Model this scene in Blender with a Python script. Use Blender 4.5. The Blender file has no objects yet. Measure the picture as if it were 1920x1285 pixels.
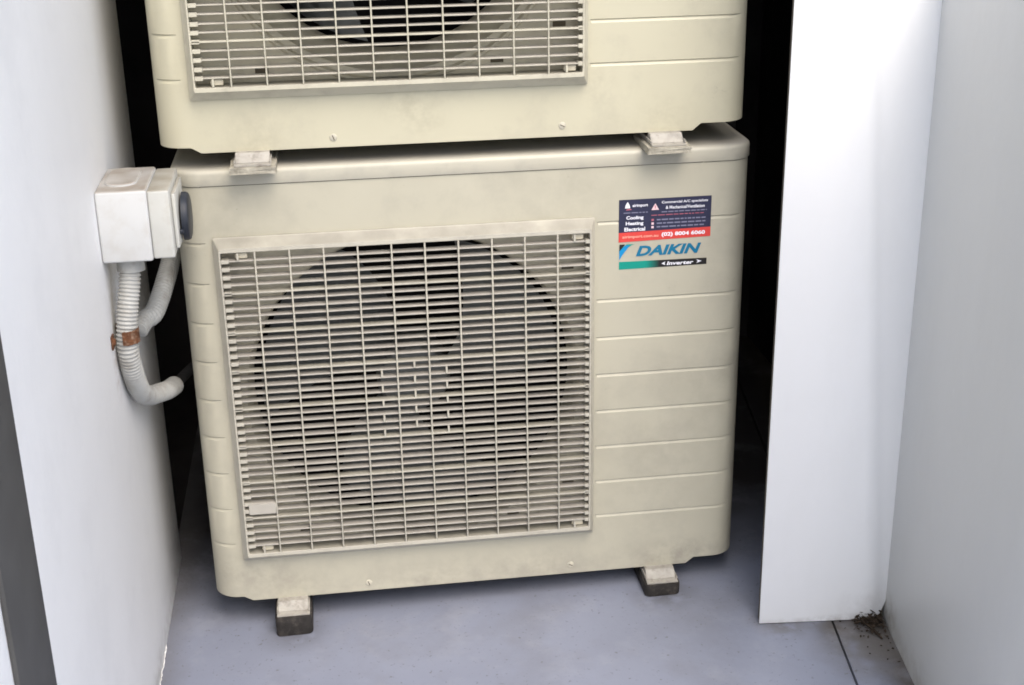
import bpy, bmesh, math, random
from mathutils import Vector, Matrix
random.seed(7)
SC = bpy.context.scene
COL = SC.collection
R = math.radians

# ------------------------------------------------------------------ camera
cd = bpy.data.cameras.new('camera')
cam = bpy.data.objects.new('camera', cd)
COL.objects.link(cam)
cd.sensor_width = 36.0
cd.sensor_fit = 'HORIZONTAL'
cd.lens = 2582.5 / 1920 * 36
cd.clip_start = 0.05
cd.clip_end = 800
_r = Vector((0.99042871, -0.13704179, -0.01644723))
_u = Vector((0.06488679, 0.35711856, 0.93180258))
_f = Vector((0.12182228, 0.92395123, -0.36259267))
_m = Matrix((_r, _u, -_f)).transposed().to_4x4()
_m.translation = Vector((0, -2.0, 1.2575))
cam.matrix_world = _m
SC.camera = cam

# ------------------------------------------------------------------ light
SUN_EL, SUN_AZ = 53, 18          # azimuth measured from -Y (behind the camera) towards +X
sd = Vector((math.sin(R(SUN_AZ)) * math.cos(R(SUN_EL)), -math.cos(R(SUN_AZ)) * math.cos(R(SUN_EL)), math.sin(R(SUN_EL))))
w = bpy.data.worlds.new('World')
SC.world = w
w.use_nodes = True
nt = w.node_tree
bg = nt.nodes['Background']
sky = nt.nodes.new('ShaderNodeTexSky')
sky.sky_type = 'NISHITA'
sky.sun_disc = False
sky.sun_elevation = R(SUN_EL)
sky.sun_rotation = math.atan2(sd.x, sd.y)
sky.air_density = 1.0
sky.dust_density = 3.0
sky.ozone_density = 1.0
nt.links.new(sky.outputs[0], bg.inputs[0])
bg.inputs[1].default_value = 0.15
sl = bpy.data.lights.new('sun', 'SUN')
so = bpy.data.objects.new('sun', sl)
COL.objects.link(so)
sl.energy = 1.15
sl.angle = R(50)
sl.color = (1.0, 0.95, 0.86)
so.rotation_euler = sd.to_track_quat('Z', 'Y').to_euler()
so.location = sd * 20
SC.cycles.filter_width = 1.75          # slightly soft phone picture
vs = SC.view_settings
vs.view_transform = 'Standard'
vs.look = 'None'
vs.exposure = 1.06
vs.gamma = 1.0
vs.use_curve_mapping = False

# ------------------------------------------------------------------ materials
def lin(c):
    return tuple(((v / 255) / 12.92 if v / 255 <= 0.04045 else ((v / 255 + 0.055) / 1.055) ** 2.4) for v in c)

def mat(name, col, rough=0.5, spec=0.5, var=0.0, var_scale=8.0, dirt=None, dirt_scale=5.0, dirt_amt=0.0,
        bump=0.0, bump_scale=200.0, metal=0.0, stretch=(1, 1, 1), dust_shade=None, dust_shade_amt=0.0, dust_shade_n=(0.35, 0.85), scuff=None, scuff_amt=0.0):
    m = bpy.data.materials.new(name)
    m.use_nodes = True
    n, l = m.node_tree.nodes, m.node_tree.links
    b = n['Principled BSDF']
    b.inputs['Roughness'].default_value = rough
    b.inputs['Metallic'].default_value = metal
    b.inputs['Specular IOR Level'].default_value = spec
    geo = n.new('ShaderNodeNewGeometry')
    mp = n.new('ShaderNodeMapping')
    mp.inputs['Scale'].default_value = stretch
    l.new(geo.outputs['Position'], mp.inputs['Vector'])
    last = None
    rgb = n.new('ShaderNodeRGB')
    rgb.outputs[0].default_value = (*col, 1)
    last = rgb.outputs[0]
    if var:
        t = n.new('ShaderNodeTexNoise')
        t.inputs['Scale'].default_value = var_scale
        t.inputs['Detail'].default_value = 5
        l.new(mp.outputs[0], t.inputs['Vector'])
        mr = n.new('ShaderNodeMapRange')
        mr.inputs['From Min'].default_value = 0.3
        mr.inputs['From Max'].default_value = 0.7
        mr.inputs['To Min'].default_value = 1 - var
        mr.inputs['To Max'].default_value = 1 + var * 0.6
        l.new(t.outputs['Fac'], mr.inputs['Value'])
        mx = n.new('ShaderNodeVectorMath')
        mx.operation = 'SCALE'
        l.new(last, mx.inputs[0])
        l.new(mr.outputs[0], mx.inputs['Scale'])
        last = mx.outputs[0]
    if dirt:
        t = n.new('ShaderNodeTexNoise')
        t.inputs['Scale'].default_value = dirt_scale
        t.inputs['Detail'].default_value = 8
        t.inputs['Roughness'].default_value = 0.65
        l.new(mp.outputs[0], t.inputs['Vector'])
        mr = n.new('ShaderNodeMapRange')
        mr.inputs['From Min'].default_value = 0.5
        mr.inputs['From Max'].default_value = 0.78
        mr.inputs['To Min'].default_value = 0
        mr.inputs['To Max'].default_value = dirt_amt
        l.new(t.outputs['Fac'], mr.inputs['Value'])
        mx = n.new('ShaderNodeMix')
        mx.data_type = 'RGBA'
        l.new(mr.outputs[0], mx.inputs['Factor'])
        l.new(last, mx.inputs['A'])
        mx.inputs['B'].default_value = (*dirt, 1)
        last = mx.outputs['Result']
    if scuff:                                 # small sparse marks and rubs
        t = n.new('ShaderNodeTexNoise')
        t.inputs['Scale'].default_value = 38
        t.inputs['Detail'].default_value = 10
        t.inputs['Roughness'].default_value = 0.75
        t.inputs['Distortion'].default_value = 1.5
        l.new(mp.outputs[0], t.inputs['Vector'])
        mr = n.new('ShaderNodeMapRange')
        mr.inputs['From Min'].default_value = 0.66
        mr.inputs['From Max'].default_value = 0.74
        mr.inputs['To Max'].default_value = scuff_amt
        l.new(t.outputs['Fac'], mr.inputs['Value'])
        mx = n.new('ShaderNodeMix'); mx.data_type = 'RGBA'
        l.new(mr.outputs[0], mx.inputs['Factor'])
        l.new(last, mx.inputs['A'])
        mx.inputs['B'].default_value = (*scuff, 1)
        last = mx.outputs['Result']
    if dust_shade:                                  # settled dirt and painted shade on whatever faces up
        sp = n.new('ShaderNodeSeparateXYZ')
        l.new(geo.outputs['True Normal'], sp.inputs[0])
        mr = n.new('ShaderNodeMapRange')
        mr.inputs['From Min'].default_value = dust_shade_n[0]
        mr.inputs['From Max'].default_value = dust_shade_n[1]
        l.new(sp.outputs[2], mr.inputs['Value'])
        t = n.new('ShaderNodeTexNoise')
        t.inputs['Scale'].default_value = 24
        t.inputs['Detail'].default_value = 6
        l.new(mp.outputs[0], t.inputs['Vector'])
        m2 = n.new('ShaderNodeMapRange')
        m2.inputs['From Min'].default_value = 0.25
        m2.inputs['From Max'].default_value = 0.65
        m2.inputs['To Min'].default_value = 0.35
        m2.inputs['To Max'].default_value = 1.0
        l.new(t.outputs['Fac'], m2.inputs['Value'])
        mu = n.new('ShaderNodeMath'); mu.operation = 'MULTIPLY'
        l.new(mr.outputs[0], mu.inputs[0]); l.new(m2.outputs[0], mu.inputs[1])
        m3 = n.new('ShaderNodeMath'); m3.operation = 'MULTIPLY'
        l.new(mu.outputs[0], m3.inputs[0]); m3.inputs[1].default_value = dust_shade_amt
        mx = n.new('ShaderNodeMix'); mx.data_type = 'RGBA'
        l.new(m3.outputs[0], mx.inputs['Factor'])
        l.new(last, mx.inputs['A'])
        mx.inputs['B'].default_value = (*dust_shade, 1)
        last = mx.outputs['Result']
    l.new(last, b.inputs['Base Color'])
    if bump:
        t = n.new('ShaderNodeTexNoise')
        t.inputs['Scale'].default_value = bump_scale
        t.inputs['Detail'].default_value = 4
        l.new(geo.outputs['Position'], t.inputs['Vector'])
        bp = n.new('ShaderNodeBump')
        bp.inputs['Strength'].default_value = 1.0
        bp.inputs['Distance'].default_value = bump
        l.new(t.outputs['Fac'], bp.inputs['Height'])
        l.new(bp.outputs[0], b.inputs['Normal'])
    m['last'] = 0
    return m

M = {}
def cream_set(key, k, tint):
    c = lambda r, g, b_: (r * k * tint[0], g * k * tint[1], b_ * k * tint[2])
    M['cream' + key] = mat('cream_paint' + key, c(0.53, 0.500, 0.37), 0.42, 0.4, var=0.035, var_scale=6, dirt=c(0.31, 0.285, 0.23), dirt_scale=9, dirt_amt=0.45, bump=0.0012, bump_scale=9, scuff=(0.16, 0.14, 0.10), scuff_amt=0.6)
    M['cover' + key] = mat('cream_cover_paint' + key, c(0.53, 0.50, 0.38), 0.38, 0.45, var=0.04, var_scale=9, dirt=c(0.30, 0.28, 0.24), dirt_scale=14, dirt_amt=0.5, dust_shade=(0.40, 0.38, 0.34), dust_shade_amt=0.6, dust_shade_n=(0.9, 0.995))  # shade of the gap between the units is put into the flat top
    M['grille' + key] = mat('grille_plastic' + key, c(0.54, 0.51, 0.40), 0.5, 0.35, var=0.06, var_scale=25, dirt=c(0.30, 0.27, 0.22), dirt_scale=30, dirt_amt=0.5, dust_shade=(0.25, 0.235, 0.195), dust_shade_amt=0.9)  # upward faces of the frame toned darker than the lip
    M['slat' + key] = mat('dusty_slat_plastic' + key, c(0.50, 0.47, 0.385), 0.55, 0.3, var=0.08, var_scale=18, dirt=c(0.28, 0.25, 0.21), dirt_scale=22, dirt_amt=0.5, dust_shade=(0.30, 0.28, 0.25), dust_shade_amt=0.9)
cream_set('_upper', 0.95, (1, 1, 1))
cream_set('_lower', 0.86, (0.98, 0.985, 1.05))  # dimmer light on the lower unit is put into its base colours
M['inner'] = mat('inner_plate_paint', (0.52, 0.48, 0.37), 0.5, 0.3, var=0.08, var_scale=12, dirt=(0.2, 0.17, 0.13), dirt_scale=16, dirt_amt=0.6)
M['fan'] = mat('fan_grey_plastic', (0.15, 0.157, 0.152), 0.5, 0.4, var=0.15, var_scale=15, dirt=(0.10, 0.095, 0.08), dirt_scale=14, dirt_amt=0.7)
M['black'] = mat('dark_interior', (0.012, 0.011, 0.011), 0.8, 0.1)
M['galv'] = mat('weathered_foot_metal', (0.37, 0.35, 0.31), 0.55, 0.4, var=0.18, var_scale=60, dirt=(0.12, 0.10, 0.08), dirt_scale=70, dirt_amt=0.8, bump=0.0004, bump_scale=300)
M['fibre'] = mat('fibre_pad', (0.38, 0.355, 0.29), 0.85, 0.1, var=0.25, var_scale=80, dirt=(0.16, 0.14, 0.11), dirt_scale=90, dirt_amt=0.9, bump=0.0012, bump_scale=260)
M['rubber'] = mat('black_rubber', (0.030, 0.027, 0.025), 0.75, 0.25, var=0.3, var_scale=60, dirt=(0.12, 0.10, 0.085), dirt_scale=60, dirt_amt=0.6, bump=0.0008, bump_scale=220)
M['wall'] = mat('white_wall_paint', (0.90, 0.895, 0.885), 0.55, 0.3, var=0.025, var_scale=5, dirt=(0.66, 0.66, 0.66), dirt_scale=7, dirt_amt=0.25, scuff=(0.5, 0.49, 0.47), scuff_amt=0.5, bump=0.0006, bump_scale=70)
M['panel'] = mat('white_panel_paint', (0.83, 0.835, 0.835), 0.35, 0.4, var=0.015, var_scale=4, dirt=(0.62, 0.62, 0.60), dirt_scale=6, dirt_amt=0.2, bump=0.0010, bump_scale=14, stretch=(1, 1, 0.35), scuff=(0.45, 0.43, 0.40), scuff_amt=0.4)
M['side'] = mat('pale_grey_side_paint', (0.60, 0.605, 0.585), 0.4, 0.4, var=0.03, var_scale=4, dirt=(0.5, 0.5, 0.48), dirt_scale=6, dirt_amt=0.25, bump=0.0012, bump_scale=12, stretch=(1, 1, 0.35), scuff=(0.85, 0.85, 0.84), scuff_amt=0.6)
M['strip'] = mat('dark_grey_trim', (0.075, 0.074, 0.072), 0.6, 0.3, var=0.12, var_scale=20)
M['edge'] = mat('panel_core_edge', (0.10, 0.09, 0.08), 0.8, 0.1, var=0.2, var_scale=40)
M['cavity'] = mat('recess_shade_lining', (0.040, 0.036, 0.036), 0.85, 0.05, var=0.5, var_scale=5)  # dark colour stands in for the shade inside the recess
M['iso'] = mat('isolator_plastic', (0.54, 0.545, 0.535), 0.4, 0.4, var=0.03, var_scale=25, dirt=(0.40, 0.36, 0.30), dirt_scale=32, dirt_amt=0.4, dust_shade=(0.26, 0.225, 0.185), dust_shade_amt=0.95)
M['iso_cover'] = mat('isolator_cover_plastic', (0.50, 0.50, 0.465), 0.42, 0.4, var=0.04, var_scale=25, dirt=(0.36, 0.33, 0.26), dirt_scale=36, dirt_amt=0.5, dust_shade=(0.27, 0.245, 0.195), dust_shade_amt=0.95)
M['dial'] = mat('slate_blue_dial', (0.022, 0.026, 0.036), 0.45, 0.3, var=0.2, var_scale=60)
M['conduit'] = mat('conduit_plastic', (0.38, 0.38, 0.36), 0.45, 0.4, var=0.10, var_scale=40, dirt=(0.20, 0.17, 0.13), dirt_scale=45, dirt_amt=0.7)
M['rust'] = mat('rusty_steel', (0.12, 0.050, 0.024), 0.8, 0.2, var=0.45, var_scale=90, dirt=(0.34, 0.24, 0.17), dirt_scale=140, dirt_amt=0.9, bump=0.0012, bump_scale=350)
M['screw'] = mat('painted_screw', (0.50, 0.47, 0.38), 0.5, 0.4, var=0.2, var_scale=80)
M['slot'] = mat('screw_slot_dirt', (0.10, 0.085, 0.06), 0.8, 0.1)
M['pipe'] = mat('black_pipe_foam', (0.035, 0.034, 0.034), 0.9, 0.1, var=0.3, var_scale=60, bump=0.001, bump_scale=150)
M['twig'] = mat('dry_brown_litter', (0.042, 0.031, 0.022), 0.9, 0.1, var=0.5, var_scale=120)
M['ground'] = mat('outdoor_concrete', (0.36, 0.36, 0.35), 0.85, 0.2, var=0.15, var_scale=1.5)
M['navy'] = mat('sticker_navy', (0.022, 0.024, 0.058), 0.32, 0.5, var=0.1, var_scale=60)
M['red'] = mat('sticker_red', (0.62, 0.055, 0.045), 0.32, 0.5, var=0.08, var_scale=60)
M['ink_white'] = mat('white_ink', (0.80, 0.80, 0.86), 0.4)
M['ink_pink'] = mat('pale_pink_ink', (0.78, 0.55, 0.58), 0.4)
M['ink_lilac'] = mat('lilac_ink', (0.20, 0.20, 0.29), 0.4)
M['ink_rose'] = mat('rose_ink', (0.42, 0.12, 0.16), 0.4)
M['ink_salmon'] = mat('salmon_ink', (0.85, 0.42, 0.32), 0.4)
M['ink_blue'] = mat('badge_blue', (0.0, 0.145, 0.27), 0.35)
M['ink_cyan'] = mat('badge_cyan', (0.0, 0.23, 0.50), 0.35)
M['ink_teal'] = mat('badge_teal', (0.0, 0.27, 0.22), 0.35)
M['ink_black'] = mat('badge_black', (0.012, 0.011, 0.011), 0.35)

def gradient_mat():
    m = bpy.data.materials.new('badge_bar_print')
    m.use_nodes = True
    n, l = m.node_tree.nodes, m.node_tree.links
    tc = n.new('ShaderNodeTexCoord')
    sx = n.new('ShaderNodeSeparateXYZ')
    cr = n.new('ShaderNodeValToRGB')
    e = cr.color_ramp.elements
    e[0].position, e[0].color = 0.30, (0.0, 0.26, 0.20, 1)
    e[1].position, e[1].color = 0.46, (0.010, 0.009, 0.009, 1)
    l.new(tc.outputs['Generated'], sx.inputs[0])
    l.new(sx.outputs[0], cr.inputs[0])
    b = n['Principled BSDF']
    l.new(cr.outputs[0], b.inputs['Base Color'])
    b.inputs['Roughness'].default_value = 0.35
    return m
M['badge_bar'] = gradient_mat()

def stain(m, center, radius, col, amt, scale, flat=(1, 1, 1)):
    """a ragged stain of its own shape round a point of the surface"""
    n, l = m.node_tree.nodes, m.node_tree.links
    b = n['Principled BSDF']
    last = b.inputs['Base Color'].links[0].from_socket
    geo = n.new('ShaderNodeNewGeometry')
    sub = n.new('ShaderNodeVectorMath'); sub.operation = 'SUBTRACT'
    l.new(geo.outputs['Position'], sub.inputs[0]); sub.inputs[1].default_value = center
    mul = n.new('ShaderNodeVectorMath'); mul.operation = 'MULTIPLY'
    l.new(sub.outputs[0], mul.inputs[0]); mul.inputs[1].default_value = flat
    ln = n.new('ShaderNodeVectorMath'); ln.operation = 'LENGTH'
    l.new(mul.outputs[0], ln.inputs[0])
    mr = n.new('ShaderNodeMapRange')
    mr.inputs['From Min'].default_value = radius
    mr.inputs['From Max'].default_value = radius * 0.15
    l.new(ln.outputs['Value'], mr.inputs['Value'])
    t = n.new('ShaderNodeTexNoise')
    t.inputs['Scale'].default_value = scale
    t.inputs['Detail'].default_value = 8
    t.inputs['Roughness'].default_value = 0.65
    l.new(geo.outputs['Position'], t.inputs['Vector'])
    m2 = n.new('ShaderNodeMapRange')
    m2.inputs['From Min'].default_value = 0.40
    m2.inputs['From Max'].default_value = 0.62
    l.new(t.outputs['Fac'], m2.inputs['Value'])
    mu = n.new('ShaderNodeMath'); mu.operation = 'MULTIPLY'
    l.new(mr.outputs[0], mu.inputs[0]); l.new(m2.outputs[0], mu.inputs[1])
    m3 = n.new('ShaderNodeMath'); m3.operation = 'MULTIPLY'
    l.new(mu.outputs[0], m3.inputs[0]); m3.inputs[1].default_value = amt
    mx = n.new('ShaderNodeMix'); mx.data_type = 'RGBA'
    l.new(m3.outputs[0], mx.inputs['Factor'])
    l.new(last, mx.inputs['A'])
    mx.inputs['B'].default_value = (*col, 1)
    l.new(mx.outputs['Result'], b.inputs['Base Color'])

stain(M['panel'], (0.815, -0.17, 0.035), 0.06, (0.45, 0.43, 0.41), 0.35, 25)
stain(M['panel'], (0.70, -0.16, 0.012), 0.05, (0.42, 0.40, 0.37), 0.5, 70, (0.5, 1, 3.5))
stain(M['panel'], (0.78, -0.17, 0.017), 0.05, (0.35, 0.32, 0.29), 0.5, 70, (0.5, 1, 3.5))
stain(M['side'], (0.84, -0.20, 0.03), 0.06, (0.30, 0.27, 0.22), 0.8, 50)
stain(M['side'], (0.81, -0.45, 0.02), 0.25, (0.40, 0.38, 0.34), 0.6, 40, (1, 0.5, 4))
stain(M['wall'], (-0.316, -0.25, 0.0), 0.25, (0.50, 0.48, 0.45), 0.7, 45, (1, 0.5, 5))
stain(M['wall'], (-0.316, -0.10, 0.62), 0.09, (0.55, 0.52, 0.47), 0.6, 40)
stain(M['wall'], (-0.316, -0.15, 0.54), 0.06, (0.45, 0.33, 0.24), 0.5, 60, (1, 2, 0.8))
for cx, cz, rr in ((-0.11, 0.06, 0.07), (0.51, 0.055, 0.08), (0.10, 0.052, 0.10), (0.30, 0.060, 0.09), (0.57, 0.07, 0.06), (-0.17, 0.10, 0.08)):
    stain(M['cream_lower'], (cx, 0, cz), rr, (0.28, 0.255, 0.215), 0.5, 30, (0.6, 1, 1.6))
for cx, cz, rr in ((0.11, 0.865, 0.05), (0.14, 0.835, 0.045), (-0.10, 0.81, 0.06), (0.50, 0.81, 0.06), (0.40, 0.87, 0.04)):
    stain(M['cream_upper'], (cx, 0, cz), rr, (0.33, 0.30, 0.22), 0.30, 55)
for cx, cz, rr in ((-0.15, 0.70, 0.09), (0.36, 0.70, 0.10), (0.60, 0.40, 0.10), (0.50, 0.25, 0.12)):
    stain(M['cream_lower'], (cx, 0, cz), rr, (0.30, 0.28, 0.22), 0.30, 20, (0.8, 1, 0.7))

def floor_mat():
    """bluish grey floor paint with worn blotches, grime along the left wall foot and a brown stain in the right corner"""
    m = mat('grey_floor_paint', (0.245, 0.265, 0.335), 0.5, 0.35, var=0.10, var_scale=4, dirt=(0.16, 0.155, 0.16), dirt_scale=5, dirt_amt=0.45, bump=0.0005, bump_scale=60)
    n, l = m.node_tree.nodes, m.node_tree.links
    b = n['Principled BSDF']
    last = b.inputs['Base Color'].links[0].from_socket
    geo = n.new('ShaderNodeNewGeometry')
    def blot(center, radius, col, amt, scale):
        nonlocal last
        d = n.new('ShaderNodeVectorMath'); d.operation = 'DISTANCE'
        d.inputs[1].default_value = center
        l.new(geo.outputs['Position'], d.inputs[0])
        mr = n.new('ShaderNodeMapRange')
        mr.inputs['From Min'].default_value = radius
        mr.inputs['From Max'].default_value = radius * 0.2
        l.new(d.outputs['Value'], mr.inputs['Value'])
        t = n.new('ShaderNodeTexNoise')
        t.inputs['Scale'].default_value = scale
        t.inputs['Detail'].default_value = 7
        l.new(geo.outputs['Position'], t.inputs['Vector'])
        m2 = n.new('ShaderNodeMapRange')
        m2.inputs['From Min'].default_value = 0.28
        m2.inputs['From Max'].default_value = 0.5
        l.new(t.outputs['Fac'], m2.inputs['Value'])
        mu = n.new('ShaderNodeMath'); mu.operation = 'MULTIPLY'
        l.new(mr.outputs[0], mu.inputs[0]); l.new(m2.outputs[0], mu.inputs[1])
        mu2 = n.new('ShaderNodeMath'); mu2.operation = 'MULTIPLY'
        l.new(mu.outputs[0], mu2.inputs[0]); mu2.inputs[1].default_value = amt
        mx = n.new('ShaderNodeMix'); mx.data_type = 'RGBA'
        l.new(mu2.outputs[0], mx.inputs['Factor'])
        l.new(last, mx.inputs['A'])
        mx.inputs['B'].default_value = (*col, 1)
        last = mx.outputs['Result']
    def band(axis, k0, k1, col, amt, scale, wob):
        # grime and painted shade whose ragged edge lies between k0 (clean) and k1 (dirty) along an axis vector
        nonlocal last
        d = n.new('ShaderNodeVectorMath'); d.operation = 'DOT_PRODUCT'
        d.inputs[1].default_value = axis
        l.new(geo.outputs['Position'], d.inputs[0])
        t = n.new('ShaderNodeTexNoise')
        t.inputs['Scale'].default_value = scale
        t.inputs['Detail'].default_value = 7
        t.inputs['Roughness'].default_value = 0.6
        l.new(geo.outputs['Position'], t.inputs['Vector'])
        ad = n.new('ShaderNodeMath'); ad.operation = 'MULTIPLY_ADD'
        l.new(t.outputs['Fac'], ad.inputs[0]); ad.inputs[1].default_value = wob
        l.new(d.outputs['Value'], ad.inputs[2])
        mr = n.new('ShaderNodeMapRange')
        mr.inputs['From Min'].default_value = k0 + wob * 0.5
        mr.inputs['From Max'].default_value = k1 + wob * 0.5
        mr.inputs['To Max'].default_value = amt
        l.new(ad.outputs[0], mr.inputs['Value'])
        mx = n.new('ShaderNodeMix'); mx.data_type = 'RGBA'
        l.new(mr.outputs[0], mx.inputs['Factor'])
        l.new(last, mx.inputs['A'])
        mx.inputs['B'].default_value = (*col, 1)
        last = mx.outputs['Result']
    band((0, 1, 0), 0.02, 0.34, (0.030, 0.027, 0.025), 0.95, 7, 0.22)           # shade deep in the recess, painted into the floor with a ragged edge
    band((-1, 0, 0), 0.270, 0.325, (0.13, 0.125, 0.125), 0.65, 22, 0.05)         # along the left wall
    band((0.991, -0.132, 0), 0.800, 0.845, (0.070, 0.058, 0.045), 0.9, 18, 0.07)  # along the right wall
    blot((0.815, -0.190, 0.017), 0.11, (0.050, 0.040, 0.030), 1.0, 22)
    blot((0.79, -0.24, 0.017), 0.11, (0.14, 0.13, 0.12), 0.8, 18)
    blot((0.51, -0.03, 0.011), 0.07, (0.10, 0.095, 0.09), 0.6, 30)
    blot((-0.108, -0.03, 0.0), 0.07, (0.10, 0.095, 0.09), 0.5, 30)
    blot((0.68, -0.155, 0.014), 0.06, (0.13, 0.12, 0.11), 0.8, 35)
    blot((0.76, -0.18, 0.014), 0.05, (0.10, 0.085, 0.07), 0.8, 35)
    t = n.new('ShaderNodeTexNoise'); t.inputs['Scale'].default_value = 160; t.inputs['Detail'].default_value = 6
    l.new(geo.outputs['Position'], t.inputs['Vector'])
    mr = n.new('ShaderNodeMapRange'); mr.inputs['From Min'].default_value = 0.64; mr.inputs['From Max'].default_value = 0.72; mr.inputs['To Max'].default_value = 0.6
    l.new(t.outputs['Fac'], mr.inputs['Value'])
    mx = n.new('ShaderNodeMix'); mx.data_type = 'RGBA'
    l.new(mr.outputs[0], mx.inputs['Factor']); l.new(last, mx.inputs['A']); mx.inputs['B'].default_value = (0.10, 0.095, 0.09, 1)
    last = mx.outputs['Result']
    # pale scuffed patches
    t = n.new('ShaderNodeTexNoise'); t.inputs['Scale'].default_value = 9; t.inputs['Detail'].default_value = 9; t.inputs['Roughness'].default_value = 0.7
    l.new(geo.outputs['Position'], t.inputs['Vector'])
    mr = n.new('ShaderNodeMapRange'); mr.inputs['From Min'].default_value = 0.52; mr.inputs['From Max'].default_value = 0.72; mr.inputs['To Max'].default_value = 0.35
    l.new(t.outputs['Fac'], mr.inputs['Value'])
    mx = n.new('ShaderNodeMix'); mx.data_type = 'RGBA'
    l.new(mr.outputs[0], mx.inputs['Factor']); l.new(last, mx.inputs['A']); mx.inputs['B'].default_value = (0.36, 0.37, 0.42, 1)
    last = mx.outputs['Result']
    l.new(last, b.inputs['Base Color'])
    return m
M['floor'] = floor_mat()

# ------------------------------------------------------------------ mesh helpers
def link(o, parent=None):
    COL.objects.link(o)
    if parent is not None:
        o.parent = parent
    return o

def obj(name, me, m=None, parent=None, loc=None, rot=None):
    if m is not None and len(me.materials) == 0:
        me.materials.append(m)
    o = bpy.data.objects.new(name, me)
    if loc is not None:
        o.location = loc
    if rot is not None:
        o.rotation_euler = rot
    return link(o, parent)

def empty(name, loc, label=None, cat=None, group=None):
    o = bpy.data.objects.new(name, None)
    o.empty_display_size = 0.05
    o.location = loc
    tag(o, label, cat, group)
    return link(o)

def tag(o, label=None, cat=None, group=None, kind=None):
    if label: o['label'] = label
    if cat: o['category'] = cat
    if group: o['group'] = group
    if kind: o['kind'] = kind
    return o

def from_bm(bm, name, smooth=None):
    me = bpy.data.meshes.new(name)
    bmesh.ops.recalc_face_normals(bm, faces=bm.faces)
    bm.to_mesh(me)
    bm.free()
    if smooth is not None:
        me.shade_smooth()
        me.set_sharp_from_angle(angle=R(smooth))
    return me

def box(x0, x1, y0, y1, z0, z1, bev=0.0, seg=2, name='box'):
    bm = bmesh.new()
    bmesh.ops.create_cube(bm, size=1.0)
    for v in bm.verts:
        v.co = Vector((x0 + (v.co.x + .5) * (x1 - x0), y0 + (v.co.y + .5) * (y1 - y0), z0 + (v.co.z + .5) * (z1 - z0)))
    if bev:
        bmesh.ops.bevel(bm, geom=bm.edges[:], offset=bev, segments=seg, profile=0.5, affect='EDGES')
    return from_bm(bm, name, 40 if bev else None)

def add_box(bm, x0, x1, y0, y1, z0, z1):
    r = bmesh.ops.create_cube(bm, size=1.0)
    for v in r['verts']:
        v.co = Vector((x0 + (v.co.x + .5) * (x1 - x0), y0 + (v.co.y + .5) * (y1 - y0), z0 + (v.co.z + .5) * (z1 - z0)))
    return r['verts']

def prism(pts, y0, y1, bev=0.0, name='prism'):
    """polygon in x,z extruded along y"""
    bm = bmesh.new()
    a = [bm.verts.new((x, y0, z)) for x, z in pts]
    b = [bm.verts.new((x, y1, z)) for x, z in pts]
    bm.faces.new(a); bm.faces.new(b[::-1])
    n = len(pts)
    for i in range(n):
        bm.faces.new((a[i], b[i], b[(i + 1) % n], a[(i + 1) % n]))
    if bev:
        bmesh.ops.bevel(bm, geom=bm.edges[:], offset=bev, segments=2, profile=0.5, affect='EDGES')
    return from_bm(bm, name, 40 if bev else None)

def slab(pts, z_of, thick, bev=0.0, name='slab'):
    """polygon in x,y with a sloping top"""
    bm = bmesh.new()
    a = [bm.verts.new((x, y, z_of(x))) for x, y in pts]
    b = [bm.verts.new((x, y, z_of(x) - thick)) for x, y in pts]
    bm.faces.new(a); bm.faces.new(b[::-1])
    n = len(pts)
    for i in range(n):
        bm.faces.new((a[i], a[(i + 1) % n], b[(i + 1) % n], b[i]))
    if bev:
        ed = [e for e in bm.edges if all(v in a for v in e.verts)]
        bmesh.ops.bevel(bm, geom=ed, offset=bev, segments=2, profile=0.5, affect='EDGES')
    return from_bm(bm, name, 30)

def catmull(P, n):
    P = [Vector(p) for p in P]
    Q = [P[0] * 2 - P[1]] + P + [P[-1] * 2 - P[-2]]
    out = []
    for i in range(len(P) - 1):
        p0, p1, p2, p3 = Q[i:i + 4]
        for k in range(n):
            t = k / n
            out.append(0.5 * ((2 * p1) + (p2 - p0) * t + (2 * p0 - 5 * p1 + 4 * p2 - p3) * t * t + (3 * p1 - p0 - 3 * p2 + p3) * t ** 3))
    out.append(P[-1])
    return out

def resample(pts, step):
    d = [0]
    for a, b in zip(pts, pts[1:]):
        d.append(d[-1] + (b - a).length)
    n = int(d[-1] / step)
    out, j = [], 0
    for i in range(n + 1):
        s = d[-1] * i / n
        while j < len(d) - 2 and d[j + 1] < s:
            j += 1
        t = (s - d[j]) / max(1e-9, d[j + 1] - d[j])
        out.append(pts[j].lerp(pts[j + 1], t))
    return out

def tube(pts, rad, seg=18, name='tube', smooth=50):
    """sweep; rad is a number or a function of arc length"""
    bm = bmesh.new()
    rings, s = [], 0.0
    t0 = (pts[1] - pts[0]).normalized()
    nrm = t0.orthogonal().normalized()
    for i, p in enumerate(pts):
        if i: s += (p - pts[i - 1]).length
        t = (pts[min(i + 1, len(pts) - 1)] - pts[max(i - 1, 0)]).normalized()
        nrm = (nrm - t * nrm.dot(t)).normalized()
        bi = t.cross(nrm)
        r = rad(s) if callable(rad) else rad
        rings.append([bm.verts.new(p + (nrm * math.cos(2 * math.pi * k / seg) + bi * math.sin(2 * math.pi * k / seg)) * r) for k in range(seg)])
    for a, b in zip(rings, rings[1:]):
        for k in range(seg):
            bm.faces.new((a[k], a[(k + 1) % seg], b[(k + 1) % seg], b[k]))
    bm.faces.new(rings[0][::-1]); bm.faces.new(rings[-1])
    return from_bm(bm, name, smooth)

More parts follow.
